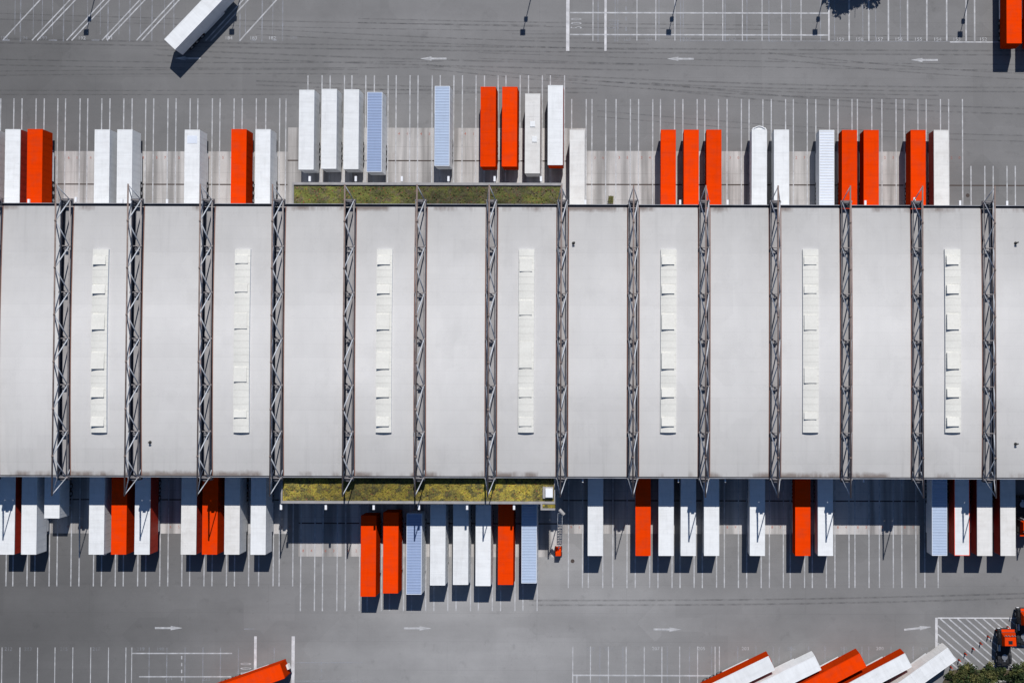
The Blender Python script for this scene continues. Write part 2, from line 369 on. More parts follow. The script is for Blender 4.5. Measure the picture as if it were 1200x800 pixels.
# parking field at the top left: slanted bays over older straight ones
for a, b in (((3.75,47),(50,-3)),((37.5,47.7),(85,-3)),((43.5,47.7),(91.5,-3)),((78,47.7),(125,-3)),((84,47.7),(131.7,-3)),((119.7,47.5),(167,-3)),
             ((125.3,47.5),(173,-3)),((160,47.7),(207,-3)),((166,48),(213,-3)),((241,48),(287,-2)),((247,48),(293,-2)),((281,48),(327,-3))):
    seg(ln, a, b, .22, ZL+.004)
for x in (24.5,75,127,152.5,178.5,204,281.5,307.5,331.5): vline(fa, x, -4, 49, .22)
for x in (18,39.5,50,62,86,103,118,140,165,193,288,320): vline(fa, x, -4, 41, .13, ZL+.002)
for x, wd in ((7,9),(62,10),(112,9),(297,5),(322,5)): seg(fa, (x-wd/2,47.4),(x+wd/2,47.4), .3, ZL+.003)
# two thick lines and the long box in the middle
vline(br_, 665.5, -4, 60, .58, ZL+.004); vline(br_, 709.7, -4, 60, .40, ZL+.004)
seg(ln, (668,15.2),(971,15.9), .26, ZL+.005); seg(ln, (668,40.8),(971,41.5), .26, ZL+.005)
for x in (695,746.5,768.6,791,824,847,870,893,916,938.7): vline(ln, x, -4, 48, .17)
for x in (701,721,724,772.3,797.5,800.7,849.7,875.3,901,926.6,961.4,978,1011,1026,1055): vline(fa, x, -4, 49, .17)
vline(br_, 971.3, -4, 48, .26, ZL+.006)
for x in (995,1018,1041,1063.5,1086,1109.3,1132,1142): vline(ln, x, -4, 48.3, .26)
for yy in (-2, 8, 20, 32): vline(fa, 733.6, yy, yy+5, .22)
seg(ln, (1113,49.5),(1260,49.8), .24, ZL+.006); seg(fa, (800,48.2),(1113,49), .12, ZL+.006)
# parking field at the bottom
for x in (2.5,23.5,44.2,64.6,85.5,106.5,127.3,147.7,154.6): vline(ln, x, 758, 806, .15)
for x in (175,195.7,217,238,258.5,279.5,321.5): vline(fa, x, 758, 806, .18)
seg(ln, (154.6,765),(272,765), .22, ZL+.005); seg(ln, (163,792.3),(271,792.3), .22, ZL+.005)
for yy in (768,776,784,793): vline(ln, 213, yy, yy+4, .2, ZL+.003)
vline(br_, 299.5, 745, 806, .46, ZL+.004); vline(br_, 343.7, 745, 806, .56, ZL+.004)
seg(fa, (346,775.8),(425,775.8), .16, ZL+.005); seg(fa, (346,797.5),(425,797.5), .16, ZL+.005)
for yy in (775,783,791): vline(fa, 376.7, yy, yy+4, .2, ZL+.003)
seg(fa, (286,736.5),(298,736.5), .25)
for x in (671.3,692,713,733.8,755,775.7,796.5,817.5,838,843): vline(ln, x, 757, 806, .17)
for x in (703,730,782,808,834,864.5,885.7,906,913,927,947.6,966.7,989,1010,1018,1044,1070): vline(fa, x, 757, 806, .17)
seg(ln, (671,790.6),(842,791.2), .26, ZL+.005); vline(ln, 676, 791.5, 806, .26, ZL+.002)
# hatched area bottom right
hx0, hx1, hy0, hy1 = 1098.5, 1250, 724.5, 783
vline(br_, 1097.3, 723.2, 783, .44, ZL+.006); seg(br_, (1099,723.6),(1260,723.9), .22, ZL+.004)
sl = .863
def hatch(xs, ys):
    xe = xs + (hy1-ys)/sl; seg(ln, (xs, ys), (xe, hy1), .24, ZL+.002)
for k in range(13): hatch(1102 + 10*k, hy0)
for ys in (732.5, 742.5, 753, 762.5): hatch(hx0+.4, ys)
def arrow(tip, tail, wd=.5):
    a = P(*tip); b = P(*tail); d = (a-b).normalized(); n_ = Vector((-d.y, d.x, 0)); L_ = (a-b).length; hd = b + d*(L_*.58)
    q = lambda p, s_: (p.x+n_.x*s_, p.y+n_.y*s_, ZL+.007)
    ln.quad([q(b,-wd/3), q(hd,-wd/3), q(hd,wd/3), q(b,wd/3)]); ln.quad([q(hd,-wd*.75), q(a,-.02), q(a,.02), q(hd,wd*.75)])
for t, l in (((492.8,69),(523.4,69)),((782,69.2),(813,69.2)),((1067.8,70.6),(1099,70.6)),((205,68.6),(235,68.6)),
             ((213.5,735.3),(181.6,735.3)),((505,735.8),(473.4,735.6)),((798,737.2),(766,736.8)),((1091,734),(1059.5,737.3))):
    arrow(t, l)
tag(ln.build('lane_markings', M['line']), kind='structure')
tag(fa.build('faded_lane_markings', M['faint']), kind='structure')
tag(br_.build('bold_lane_markings', M['bright']), kind='structure')

# painted numbers
_tc = {}
def glyphs(s):
    if s in _tc: return _tc[s]
    c = D.curves.new('t', 'FONT'); c.body = s; c.size = 1; c.align_x = 'CENTER'; c.align_y = 'CENTER'; c.resolution_u = 2
    o = D.objects.new('t', c); COL.objects.link(o); bpy.context.view_layer.update()
    me = o.evaluated_get(bpy.context.evaluated_depsgraph_get()).to_mesh()
    r = ([tuple(v.co) for v in me.vertices], [tuple(p.vertices) for p in me.polygons])
    o.evaluated_get(bpy.context.evaluated_depsgraph_get()).to_mesh_clear(); D.objects.remove(o); D.curves.remove(c)
    _tc[s] = r; return r
def text(mb, s, px, py, h, rz=0, sx=1.0, z=.03):
    vs, fs = glyphs(s); o = P(px, py); b = len(mb.v); c_, s_ = math.cos(rz), math.sin(rz)
    for v in vs:
        x, y = v[0]*h*sx*1.35, v[1]*h*1.35
        mb.v.append((o.x + x*c_ - y*s_, o.y + x*s_ + y*c_, z))
    for f in fs: mb.f.append(tuple(b+i for i in f)); mb.m.append(0)
t1 = MB()
for s, x in (('159',984.5),('158',1007),('157',1030),('156',1053),('155',1076),('154',1098.5),('153',1121),('152',1152)):
    text(t1, s, x, 46.5, .62, 0, 1.15)
for s, x in (('184',268),('183',297),('182',319),('192',96),('191',128)): text(t1, s, x, 45, .62, 0, 1.1)
for s, x in (('207',768.5),('205',822),('203',873.5),('200',1031)): text(t1, s, x, 759.5, .6, 0, 1.1)
for i in range(3):
    text(t1, '005'[i], 676, 22.8+i*4.9, 2.1, math.pi/2, .30)
for i in range(3): text(t1, '000'[i], 289, 777.3+i*5.4, 2.1, math.pi/2, .30)
tag(t1.build('bay_numbers', M['line']), kind='structure')
t2 = MB()
for s, x, y in (('164',805,46),('162',858,46.5),('161',905,48.5),('166',760,47),('168',735,47),('195',5,45),('194',28,45),('193',51,45),('181',344,45),
                ('210',692,760),('209',714,760),('202',927,760),('201',989,760),('199',1083,760),('212',10,760),('213',33,760),('215',75,760),('217',113,760),('219',165,760),('198',188,760),('221',198,794.5),('222',242,795)):
    text(t2, s, x, y, .62, 0, 1.1)
for i in range(3): text(t2, '005'[i], 720, 24.2+i*4.4, 2.1, math.pi/2, .26)
tag(t2.build('faded_bay_numbers', M['faint']), kind='structure')
t3 = MB()
def docknums(xs, y, start):
    k = start
    for i in range(0, len(xs)-1, 2):
        a, b = xs[i], xs[i+1]
        if not 15 < b - a < 19: continue
        m_ = (a+b)/2; s = '%02d' % k; k -= 1
        text(t3, s[0], m_-4.8, y, .5); text(t3, s[1], m_+4.8, y, .5)
docknums(N1[4:], 185, 62) ; docknums(N2, 157, 48); docknums(N3[2:], 185, 36)
docknums(S1[1:], 617, 72); docknums(S2, 645, 84); docknums(S3, 617.5, 96)
tag(t3.build('dock_numbers', M['redpaint']), kind='structure')
# paler and darker repair strips between dock lanes
# manholes
mh = MB()
for x, y in ((671,657),(1134,229)):
    c = P(x, y); mh.tube((c.x,c.y,.0), (c.x,c.y,.012), .34, 20)
tag(mh.build('manhole_covers', M['drain']), kind='structure')

# ================================================================ WAREHOUSE
WH = empty('warehouse', (0, 0, 0))
tag(WH, 'long pale roofed warehouse with steel roof trusses, skylight strips and two planted canopies', 'warehouse')
pitch = 83.26
TX = []
for k in range(-3, 18):
    xn = P(743.4 + pitch*(k-8), 236, 10.5).x; xs = P(740.6 + 83.5*(k-8), 561, 10.5).x
    TX.append((xn+xs)/2)
XL, XR = TX[0], TX[-1]
HALF = (YN-YS)/2; YM = (YN+YS)/2
M['roof'] = roofing(YM, HALF)
CREST = .45
def zr(y): t = (y-YM)/HALF; return Z_EAVE + CREST*(1-t*t)
NS = 20
TW = .92
for k in range(len(TX)-1):
    x0, x1 = TX[k]+TW, TX[k+1]-TW
    mb = MB()
    for i in range(NS):
        ya = YS + (YN-YS)*i/NS; yb = YS + (YN-YS)*(i+1)/NS
        mb.quad([(x0,ya,zr(ya)),(x1,ya,zr(ya)),(x1,yb,zr(yb)),(x0,yb,zr(yb))], 0)
        mb.quad([(x0,yb,zr(yb)),(x0,yb,9.0),(x0,ya,9.0),(x0,ya,zr(ya))], 1)
        mb.quad([(x1,ya,zr(ya)),(x1,ya,9.0),(x1,yb,9.0),(x1,yb,zr(yb))], 1)
    mb.quad([(x0,YS,9.0),(x1,YS,9.0),(x1,YS,zr(YS)),(x0,YS,zr(YS))], 1); mb.quad([(x1,YN,9.0),(x0,YN,9.0),(x0,YN,zr(YN)),(x1,YN,zr(YN))], 1)
    rp = mb.build('roof_panel', [M['roof'], M['fascia']], WH)
    for s_, xx in ((0, x0), (1, x1-.13)):
        tr = MB()
        for i in range(NS):
            ya = YS + (YN-YS)*i/NS; yb = YS + (YN-YS)*(i+1)/NS; d = (-.01 if s_ == 0 else .01)
            za, zb = zr(ya), zr(yb)
            tr.hexa([(xx+d,ya,za-.05),(xx+d+.13,ya,za-.05),(xx+d+.13,yb,zb-.05),(xx+d,yb,zb-.05),(xx+d,ya,za+.06),(xx+d+.13,ya,za+.06),(xx+d+.13,yb,zb+.06),(xx+d,yb,zb+.06)])
        tr.build('edge_trim', M['trim'], rp)
# troughs under the trusses
for k in range(len(TX)):
    mb = MB(); xc = TX[k]
    for i in range(NS):
        ya = YS+.05 + (YN-YS-.1)*i/NS; yb = YS+.05 + (YN-YS-.1)*(i+1)/NS; za, zb = zr(ya)-.42, zr(yb)-.42
        for (a, b, dz, m_) in ((-TW, -TW+.36, -.12, 1), (-TW+.36, TW-.36, 0, 0), (TW-.36, TW, -.12, 1)):
            mb.quad([(xc+a,ya,za+dz),(xc+b,ya,za+dz),(xc+b,yb,zb+dz),(xc+a,yb,zb+dz)], m_)
    mb.build('roof_trough', [M['trough'], M['navy']], WH)
# walls
wl = MB()
e = .06
for (a, b, c, d) in ((XL+TW, XR-TW, YN-.35, YN-e), (XL+TW, XR-TW, YS+e, YS+.35), (XL+TW, XL+TW+.3, YS+.36, YN-.36), (XR-TW-.3, XR-TW, YS+.36, YN-.36)):
    wl.box(a, b, c, d, 0, 8.98)
wl.build('wall', M['wall'], WH)
# gutters along both eaves
gt = MB(); y0 = YN+.02
gt.box(XL, XR, y0, y0+.38, 9.45, 9.52, 0); gt.box(XL, XR, y0+.38, y0+.48, 9.45, 9.84, 1)
gt.build('gutter', [M['navy'], M['lip']], WH)
gt = MB(); y0 = YS-.02
gt.box(XL, XR, y0-.16, y0, 9.5, 9.70, 0); gt.box(XL, XR, y0-.27, y0-.16, 9.5, 9.82, 1)
gt.build('gutter', [M['navy'], M['lip']], WH)

# trusses
YB0 = P(743, 236.0, 10.5).y; YB1 = P(741, 561.0, 10.5).y
TN = P(743, 217, 13.3).y; TS = P(740.5, 582.5, 13.3).y
ZB, ZT = 10.55, 13.3; HW = .72
def truss_meshes():
    lo = MB(); tp = MB(); wb = MB()
    yb = [YB1 + (YB0-YB1)*i/6 for i in range(7)]
    yt = [(yb[i]+yb[i+1])/2 for i in range(6)]
    for s_ in (-1, 1):
        lo.tube((s_*HW, YB1-.1, ZB), (s_*HW, YB0+.1, ZB), .115, 8)
        for i in range(7):
            lo.box(s_*HW-.17, s_*HW+.17, yb[i]-.17, yb[i]+.17, ZB-.2, ZB+.16)
    for y in yb:
        lo.tube((-HW, y, ZB), (HW, y, ZB), .09, 6)
        lo.box(-.26, .26, y-.55, y-.34, ZB-.34, ZB-.02, 1)
    tp.tube((0, TS, ZT), (0, TN, ZT), .125, 8)
    for y in yt: tp.tube((0, y-.16, ZT), (0, y+.16, ZT), .17, 8)
    for s_ in (-1, 1):
        for i in range(6):
            wb.tube((s_*HW, yb[i], ZB), (0, yt[i], ZT), .10, 6); wb.tube((s_*HW, yb[i+1], ZB), (0, yt[i], ZT), .10, 6)
        wb.tube((s_*HW, yb[0], ZB), (0, TS+.15, ZT), .08, 6); wb.tube((s_*HW, yb[6], ZB), (0, TN-.15, ZT), .08, 6)
        wb.tube((s_*HW, yb[0], ZB), (s_*HW, yb[0]+1.2, ZB-.9), .07, 6)
    lo.box(-.86, .86, YB1-.45, YS-.03, 9.25, 10.35, 1); lo.box(-.86, .86, YN-.02, YB0+.3, 9.75, 10.2, 1)   # solid end bearings over the eaves
    return lo, tp, wb
lo, tp, wb = truss_meshes()
T0 = lo.build('roof_truss', [M['chord'], M['bearing']], WH, smooth=True); T0c = tp.build('top_chord', M['rust'], T0, smooth=True); T0w = wb.build('web_bracing', M['steel'], T0, smooth=True)
T0.location = (TX[0], 0, 0)
for xk in TX[1:]:
    t = T0.copy(); COL.objects.link(t); t.parent = WH; t.location = (xk, 0, 0)
    for c in (T0c, T0w): part_copy(c, t)

# skylight strips
open_h = [(300,310),(334,344),(368,386),(413,432),(455,465),(489,499)]
strips = [(118, open_h, .24), (284, [(299,308.5),(333,342),(367,385),(430,447),(481,489)], .10), (450, open_h, .20),
          (616, [(303,318),(352,369),(400,431),(455,465),(489,499)], .07), (782, open_h, .22), (948, [(301,310),(335,343.6),(369,386.5),(431,448.6),(483,491)], .10), (1115, open_h, .26)]
for (px, hoods, lift) in strips:
    k = min(range(len(TX)-1), key=lambda i: abs((TX[i]+TX[i+1])/2 - P(px+1, 400, 10.3).x))
    xc = (TX[k]+TX[k+1])/2 - .04; hw = 1.28
    ya = Y(px, 507, 10.4); yb = Y(px, 292, 10.4)
    mb = MB(); n = 26; NA = 6
    def prof(y, j): t = -1+2*j/NA; return (xc+t*hw, y, zr(y)+.32+.14*(1-t*t))
    for i in range(n):
        y0 = ya+(yb-ya)*i/n; y1 = ya+(yb-ya)*(i+1)/n; gap = .05
        for j in range(NA):
            mb.quad([prof(y0+gap,j), prof(y0+gap,j+1), prof(y1,j+1), prof(y1,j)], 0)
            if i: mb.quad([tuple(Vector(prof(y0,j))-Vector((0,0,.015))), tuple(Vector(prof(y0,j+1))-Vector((0,0,.015))), tuple(Vector(prof(y0+gap,j+1))-Vector((0,0,.015))), tuple(Vector(prof(y0+gap,j))-Vector((0,0,.015)))], 1)
        for s_ in (-1, 1):
            x = xc+s_*hw; mb.quad([(x,y0,zr(y0)-.02),(x,y1,zr(y1)-.02),(x,y1,zr(y1)+.32),(x,y0,zr(y0)+.32)], 2)
    for y in (ya, yb):
        y2 = y + (.05 if y == ya else 0)
        mb.quad([prof(y2,j) for j in range(NA+1)] + [(xc+hw,y2,zr(y)-.02),(xc-hw,y2,zr(y)-.02)], 2)
    sk = mb.build('skylight', [M['skylight'], M['skyseam'], M['skyside']], WH)
    for (ha, hb) in hoods:
        y1 = Y(px, ha, 10.5); y0 = Y(px, hb, 10.5); hwd = 1.02; h = MB(); zb_ = zr((y0+y1)/2)+.34
        h.hexa([(xc-.08-hwd,y0,zb_),(xc-.08+hwd,y0,zb_),(xc-.08+hwd,y1,zb_),(xc-.08-hwd,y1,zb_),
                (xc-.08-hwd,y0,zb_+.16+lift*1.2),(xc-.08+hwd,y0,zb_+.16+lift*.5),(xc-.08+hwd,y1,zb_+.16-lift*.1),(xc-.08-hwd,y1,zb_+.16+lift*.6)])
        h.build('vent_flap', M['skylight'], sk)
# small roof outlets
for (x, y) in ((672,285),(176,518),(660,520),(1190,285),(1190,520)):
    c = P(x, y, 10); z = zr(c.y); mb = MB()
    mb.tube((c.x,c.y,z), (c.x,c.y,z+.55), .12, 10); mb.tube((c.x,c.y,z+.55), (c.x+.28,c.y+.1,z+.62), .11, 8); mb.tube((c.x,c.y,z), (c.x,c.y,z+.05), .26, 12)
    mb.build('roof_vent_pipe', M['plastic'], WH)

# planted canopies on both long sides
def canopy(px0, px1, ya, yb, nsign, smat, ext=None, bumps=.12):
    x0 = X(px0, 215 if nsign > 0 else 588, Z_CAN); x1 = X(px1, 215 if nsign > 0 else 588, Z_CAN)
    lo_, hi = min(ya, yb), max(ya, yb)
    out = hi if nsign > 0 else lo_
    mb = MB(); mb.box(x0, x1, lo_, hi, 8.15, 8.45, 0)
    w_ = .42
    if nsign > 0: mb.box(x0, x1, hi-w_, hi, 8.45, Z_CAN, 0)
    else: mb.box(x0, x1, lo_, lo_+w_, 8.45, Z_CAN, 0)
    a, b = (lo_, hi-w_) if nsign > 0 else (lo_+w_, hi)
    mb.box(x0, x0+.25, a, b, 8.452, Z_CAN-.003, 0); mb.box(x1-.25, x1, a, b, 8.452, Z_CAN-.003, 0)
    if nsign > 0: mb.box(x0+.25, x1-.25, hi-w_-.18, hi-w_, 8.45, 8.56, 1)
    cn = mb.build('canopy_roof', [M['parapet'], M['navy']], WH)
    pl = MB(); gx = .32
    ix0, ix1 = x0+.27, x1-.27; iy0, iy1 = (a+.02, b-.2) if nsign > 0 else (a+.02, b-.02)
    nx = int((ix1-ix0)/gx); ny = int((iy1-iy0)/gx)
    rnd = random.Random(3)
    for j in range(ny+1):
        for i in range(nx+1):
            pl.v.append((ix0+(ix1-ix0)*i/nx, iy0+(iy1-iy0)*j/ny, 8.50+rnd.random()*bumps + .06*math.sin(i*.37)*math.sin(j*.9+i*.11)))
    for j in range(ny):
        for i in range(nx):
            q = j*(nx+1)+i; pl.f.append((q, q+1, q+nx+2, q+nx+1)); pl.m.append(0)
    # tufts
    for _ in range(int((ix1-ix0)*(iy1-iy0)*3.2)):
        cx, cy = rnd.uniform(ix0+.2, ix1-.2), rnd.uniform(iy0+.15, iy1-.15); r = rnd.uniform(.08, .24); h = rnd.uniform(.08, .26); z = 8.5
        b_ = len(pl.v); n_ = 5; a0 = rnd.random()*6
        for k in range(n_): pl.v.append((cx+r*math.cos(a0+k*1.2566), cy+r*math.sin(a0+k*1.2566), z+rnd.random()*.05))
        pl.v.append((cx+rnd.uniform(-.05,.05), cy+rnd.uniform(-.05,.05), z+h))
        for k in range(n_): pl.f.append((b_+k, b_+(k+1) % n_, b_+n_)); pl.m.append(0)
    p_ = pl.build('sedum_planting', smat, cn, smooth=False)
    nc = int((x1-x0)/11.65)+1
    for i in range(nc+1):
        xx = x0+.4+(x1-x0-.8)*i/nc; cb = MB(); yy = out - nsign*.35; cb.tube((xx,yy,0),(xx,yy,8.15), .11, 8)
        cb.build('canopy_post', M['steel'], cn)
    return cn
canopy(342.5, 659, YN+.50, YCN, 1, M['sedum_dark'])
cs = canopy(329, 651, YS-.29, YCS, -1, M['sedum_yellow'])
ex = MB(); xa, xb = X(633.5,594,Z_CAN), X(651,594,Z_CAN); yc = Y(640,597.5,Z_CAN)
ex.box(xa, xb, yc, YCS-.01, 8.15, 8.45, 0); ex.box(xa, xb, yc, yc+.3, 8.45, Z_CAN, 0); ex.box(xa, xa+.3, yc+.3, YCS-.01, 8.452, Z_CAN-.003, 0)
ex.box(xa+.32, xb-.05, yc+.32, YCS-.03, 8.45, 8.66, 1)
ex.build('canopy_landing', [M['parapet'], M['sedum_yellow']], cs)
hb = MB(); hx, hy = X(642.5,577.5,9.4), Y(642,577.5,9.4)
hb.box(hx-.95, hx+.75, hy-.95, hy+.95, 8.46, 8.95, 1); hb.box(hx-.45, hx+.72, hy-.7, hy+.75, 8.95, 9.4, 0)
hb.build('roof_hatch', [M['lamp'], M['parapet']], cs)
# lamps on short arms along the eaves
def eave_lamp(px, py, z, ns, big=1.0):
    c = P(px, py, z); mb = MB()
    mb.box(c.x-.17*big, c.x+.17*big, c.y-.42*big, c.y+.42*big, z-.12, z+.12, 0)
    back = c.y - ns*1.1
    mb.tube((c.x,back,z),(c.x,c.y-ns*.4,z), .04, 6, 1)
    mb.build('eave_lamp', [M['lamp'], M['steel']], WH)
for x, y in ((33.8,236.5),(89,234),(143,236.3),(196,236.5),(686,237.3),(797,237.3),(852.5,237.3),(1014,238),(1071.6,234.5),(1125,238),(1180,238.5)): eave_lamp(x, y, 9.0, 1)
for x in (363,417,471,525.6,579.7,634): eave_lamp(x, 209.6, 8.3, 1)
for x in (329.5,382,438,491,547.5,602.5): eave_lamp(x, 593.8, 8.3, -1)
for x in (683,795,850,1012): eave_lamp(x, 563, 9.0, -1, .6)

# ================================================================ TRAILERS
L0 = 13.6; W2 = 1.275; ZR = 4.0
def trailer_meshes():
    r = {}
    def ends(L):
        d = {}
        b = MB(); b.box(-W2, W2, -L/2, L/2, 1.08, ZR-.03)                        # cargo box
        for i in range(1, 12):
            y = -L/2+L*i/12
            for s_ in (-1, 1): b.box(s_*W2-.012, s_*W2+.012, y-.03, y+.03, 1.2, ZR-.12)
        d['cargo_box'] = b
        sm = MB(); sm.box(-W2+.05, W2-.05, -L/2+.05, L/2-.05, ZR-.03, ZR-.006)    # smooth roof with joints
        for i in range(1, 7):
            y = -L/2+L*i/7; sm.box(-W2+.06, W2-.06, y-.035, y+.035, ZR-.006, ZR+.006)
        sm.box(-.6, .6, L/2-1.5, L/2-1.45, ZR-.006, ZR+.004)
        d['roof_smooth'] = sm
        rb = MB(); rb.box(-W2+.05, W2-.05, -L/2+.05, L/2-.05, ZR-.06, ZR-.012, 0)
        n = int(L/.46)
        for i in range(n):
            y = -L/2+.25+(L-.5)*i/(n-1); rb.box(-W2+.07, W2-.07, y-.085, y+.085, ZR-.03, ZR+.02, 1, 0, .03)
        d['roof_ribbed'] = rb
        rm = MB()
        for s_ in (-1, 1): rm.box(s_*(W2-.025)-.045, s_*(W2-.025)+.045, -L/2-.02, L/2+.02, ZR-.13, ZR+.015)
        for s_ in (-1, 1): rm.box(-W2+.021, W2-.021, s_*(L/2-.02)-.05, s_*(L/2-.02)+.05, ZR-.13, ZR+.012)
        d['roof_rim'] = rm
        ch = MB()
        for s_ in (-1, 1): ch.box(s_*.45-.07, s_*.45+.07, -L/2+.1, L/2-.4, .78, 1.07)
        for i in range(9): ch.box(-1.2, 1.2, -L/2+.4+(L-1)*i/8-.05, -L/2+.4+(L-1)*i/8+.05, .95, 1.075)
        for k in (-1.31, 0, 1.31): ch.tube((-1.0,-L/2+3.3+k,.52),(1.0,-L/2+3.3+k,.52), .07, 8)
        ch.box(-1.1, 1.1, -L/2+.12, -L/2+.2, .45, .62)
        d['chassis'] = ch
        dr_ = MB(); 
        for s_ in (-1, 1):
            dr_.box(min(s_*.01, s_*(W2-.05)), max(s_*.01, s_*(W2-.05)), -L/2-.05, -L/2+.0, 1.15, ZR-.15)
            for q in (.35, .8): dr_.tube((s_*q,-L/2-.07,1.2),(s_*q,-L/2-.07,ZR-.2), .02, 6)
        d['rear_doors'] = dr_
        fr = MB(); fr.box(-W2+.1, W2-.1, L/2, L/2+.05, 1.2, ZR-.2); fr.box(-.5, .5, L/2+.05, L/2+.12, 1.3, 1.9)
        d['front_panel'] = fr
        return d
    r['long'] = ends(L0); r['short'] = ends(7.6)
    return r
TMB = trailer_meshes()
def wheel_mb():
    w_ = MB(); w_.tube((-.17,0,0),(.17,0,0), .52, 20, 0); w_.tube((-.185,0,0),(.185,0,0), .28, 14, 1); return w_
def leg_mb():
    l = MB(); l.box(-.07,.07,-.07,.07,.06,1.0); l.box(-.17,.17,-.17,.17,.0,.06); return l
def guard_mb():
    l = MB(); l.box(-.02,.02,-2.5,2.5,.50,.95); 
    return l
mesh_cache = {}
def get_mesh(key, builder, nm):
    if key not in mesh_cache:
        mb = builder(); me = D.meshes.new(nm); me.from_pydata(mb.v, [], mb.f)
        for i in range(max(mb.m)+1): me.materials.append(M['black'])
        for i, p in enumerate(me.polygons): p.material_index = mb.m[i]
        me.update(); mesh_cache[key] = me
    return mesh_cache[key]
def mpart(nm, key, builder, mats, parent, loc=(0,0,0), bevel=0):
    me = get_mesh(key, builder, nm); o = D.objects.new(nm, me); COL.objects.link(o); o.parent = parent; o.location = loc
    for i, mm in enumerate(mats):
        o.material_slots[i].link = 'OBJECT'; o.material_slots[i].material = mm
    if bevel:
        b = o.modifiers.new('bevel', 'BEVEL'); b.width = bevel; b.segments = 2; b.limit_method = 'ANGLE'
    return o
COLS = {'w': ('white','white'), 'o': ('offwhite','offwhite'), 'r': ('red','red'), 'b': ('blue','ribwhite'), 'l': ('blue2','ribwhite'), 'v': ('ribwhite','white')}
def trailer(loc, rz, top, side, label, group, kind='long', extra=None, rim=None):
    rt = empty('box_trailer', loc, rz); tag(rt, label, 'trailer', group)
    S_ = TMB[kind]; L = L0 if kind == 'long' else 7.6
    roofm, rimm = COLS[top]; sidem = {'w':'white','o':'offwhite','r':'red_shaded','d':'darkred'}[side]
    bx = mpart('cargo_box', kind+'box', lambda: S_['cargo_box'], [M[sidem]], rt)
    if top in 'blv': mpart('roof_panel', kind+'rr', lambda: S_['roof_ribbed'], [M[roofm], M[{'b':'ribblue','l':'riblight','v':'white'}[top]]], rt)
    else: mpart('roof_panel', kind+'rs', lambda: S_['roof_smooth'], [M[roofm]], rt)
    mpart('roof_rim', kind+'rim', lambda: S_['roof_rim'], [M[rim or rimm]], rt, bevel=.02)
    mpart('chassis', kind+'ch', lambda: S_['chassis'], [M['black']], rt)
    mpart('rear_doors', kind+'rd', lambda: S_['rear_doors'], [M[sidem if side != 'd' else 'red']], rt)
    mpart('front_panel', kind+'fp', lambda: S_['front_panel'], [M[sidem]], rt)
    for s_ in (-1, 1):
        for k in ((-1.31, 0, 1.31) if kind == 'long' else (-.65, .65)):
            mpart('wheel', 'wheel', wheel_mb, [M['rubber'], M['rim']], rt, (s_*1.05, -L/2+3.3+k, .52))
        mpart('landing_leg', 'leg', leg_mb, [M['steel']], rt, (s_*.75, L/2-(2.9 if kind == 'long' else 1.6), 0))
        if kind == 'long': mpart('side_guard', 'guard', guard_mb, [M['white' if side != 'd' else 'steel']], rt, (s_*1.23, 1.0, 0))
    if extra == 'hatches':
        for (x, y) in ((.0, 1.6), (.35, -1.0)):
            def hb_(): m_ = MB(); m_.box(-.45,.45,-.5,.5,ZR+.008,ZR+.09, 0, .04, .04); return m_
            mpart('roof_hatch', 'hatch', hb_, [M['white']], rt, (x, y, 0))
    if extra == 'rail':
        def rl():
            m_ = MB(); pts = [(-1.2+2.4*i/10, L0/2+.05+.55*math.sin(math.pi*i/10), ZR-.15) for i in range(11)]
            for i in range(10): m_.tube(pts[i], pts[i+1], .09, 8)
            m_.box(-1.1,1.1,L0/2+.051,L0/2+.4,ZR-1.6,ZR-.25); return m_
        mpart('front_cowl', 'cowl', rl, [M['white']], rt)
    if extra == 'patch':
        def pt(): m_ = MB(); m_.box(-.85,.85,L0/2-2.3,L0/2-1.0,ZR+.008,ZR+.03); return m_
        mpart('roof_vent_panel', 'patch', pt, [M['ribwhite']], rt)
    if extra == 'cooler':
        def cl(): m_ = MB(); m_.box(-.45,.45,L0/2+.13,L0/2+.55,1.5,2.3,0,.05,.05); return m_
        mpart('cooling_unit', 'cooler', cl, [M['offwhite']], rt)
    return rt
GN = 'trailers backed up to the docks in the upper row'; GC = 'trailers parked before the upper planted canopy'
GS = 'trailers backed up to the docks in the lower row'; GD = 'trailers parked before the lower planted canopy'
def up(x0, x1, yf, top, side, label, group=GN, **kw):
    xc = X((x0+x1)/2, yf, ZR); y = Y(x0, yf, ZR); L = L0 if kw.get('kind','long') == 'long' else 7.6
    trailer((xc, y-L/2, 0), random.uniform(-.002,.002), top, side, label, group, **kw)
def dn(x0, x1, yf, top, side, label, group=GS, **kw):
    xc = X((x0+x1)/2, yf, ZR); y = Y(x0, yf, ZR); L = L0 if kw.get('kind','long') == 'long' else 7.6
    trailer((xc, y+L/2, 0), math.pi+random.uniform(-.002,.002), top, side, label, group, **kw)
# upper row, left to right
up(-22,-4.5,152,'w','w','white trailer cut off by the left edge of the photo, above the warehouse roof')
up(6.5,23.7,151.7,'w','d','white topped trailer with dark red side, left neighbour of the upper row first red one')
up(32.5,49.7,151.5,'r','r','leftmost red trailer of the upper row with shaded dark red side')
up(111.3,128.3,152,'w','w','left one of the close pair of white trailers in the upper left row')
up(138,154.8,152,'w','w','right one of the close pair of white trailers in the upper left row')
up(217,233.7,152.3,'w','w','lone white trailer of the upper row with a pale grey panel near its front end', extra='patch')
up(271.6,288.4,151.6,'r','r','red trailer of the upper row just left of a white one near the planted canopy')
up(300,316.4,151.7,'w','w','white trailer right of a red one, last in the upper row before the planted canopy')
up(351,368,105.6,'w','w','leftmost of the three white trailers before the left end of the upper canopy', GC)
up(377.3,394.5,104.6,'w','w','middle of the three white trailers before the left end of the upper canopy', GC)
up(403,420.8,105,'w','w','rightmost of three white trailers before the upper canopy, next to a blue ribbed one', GC)
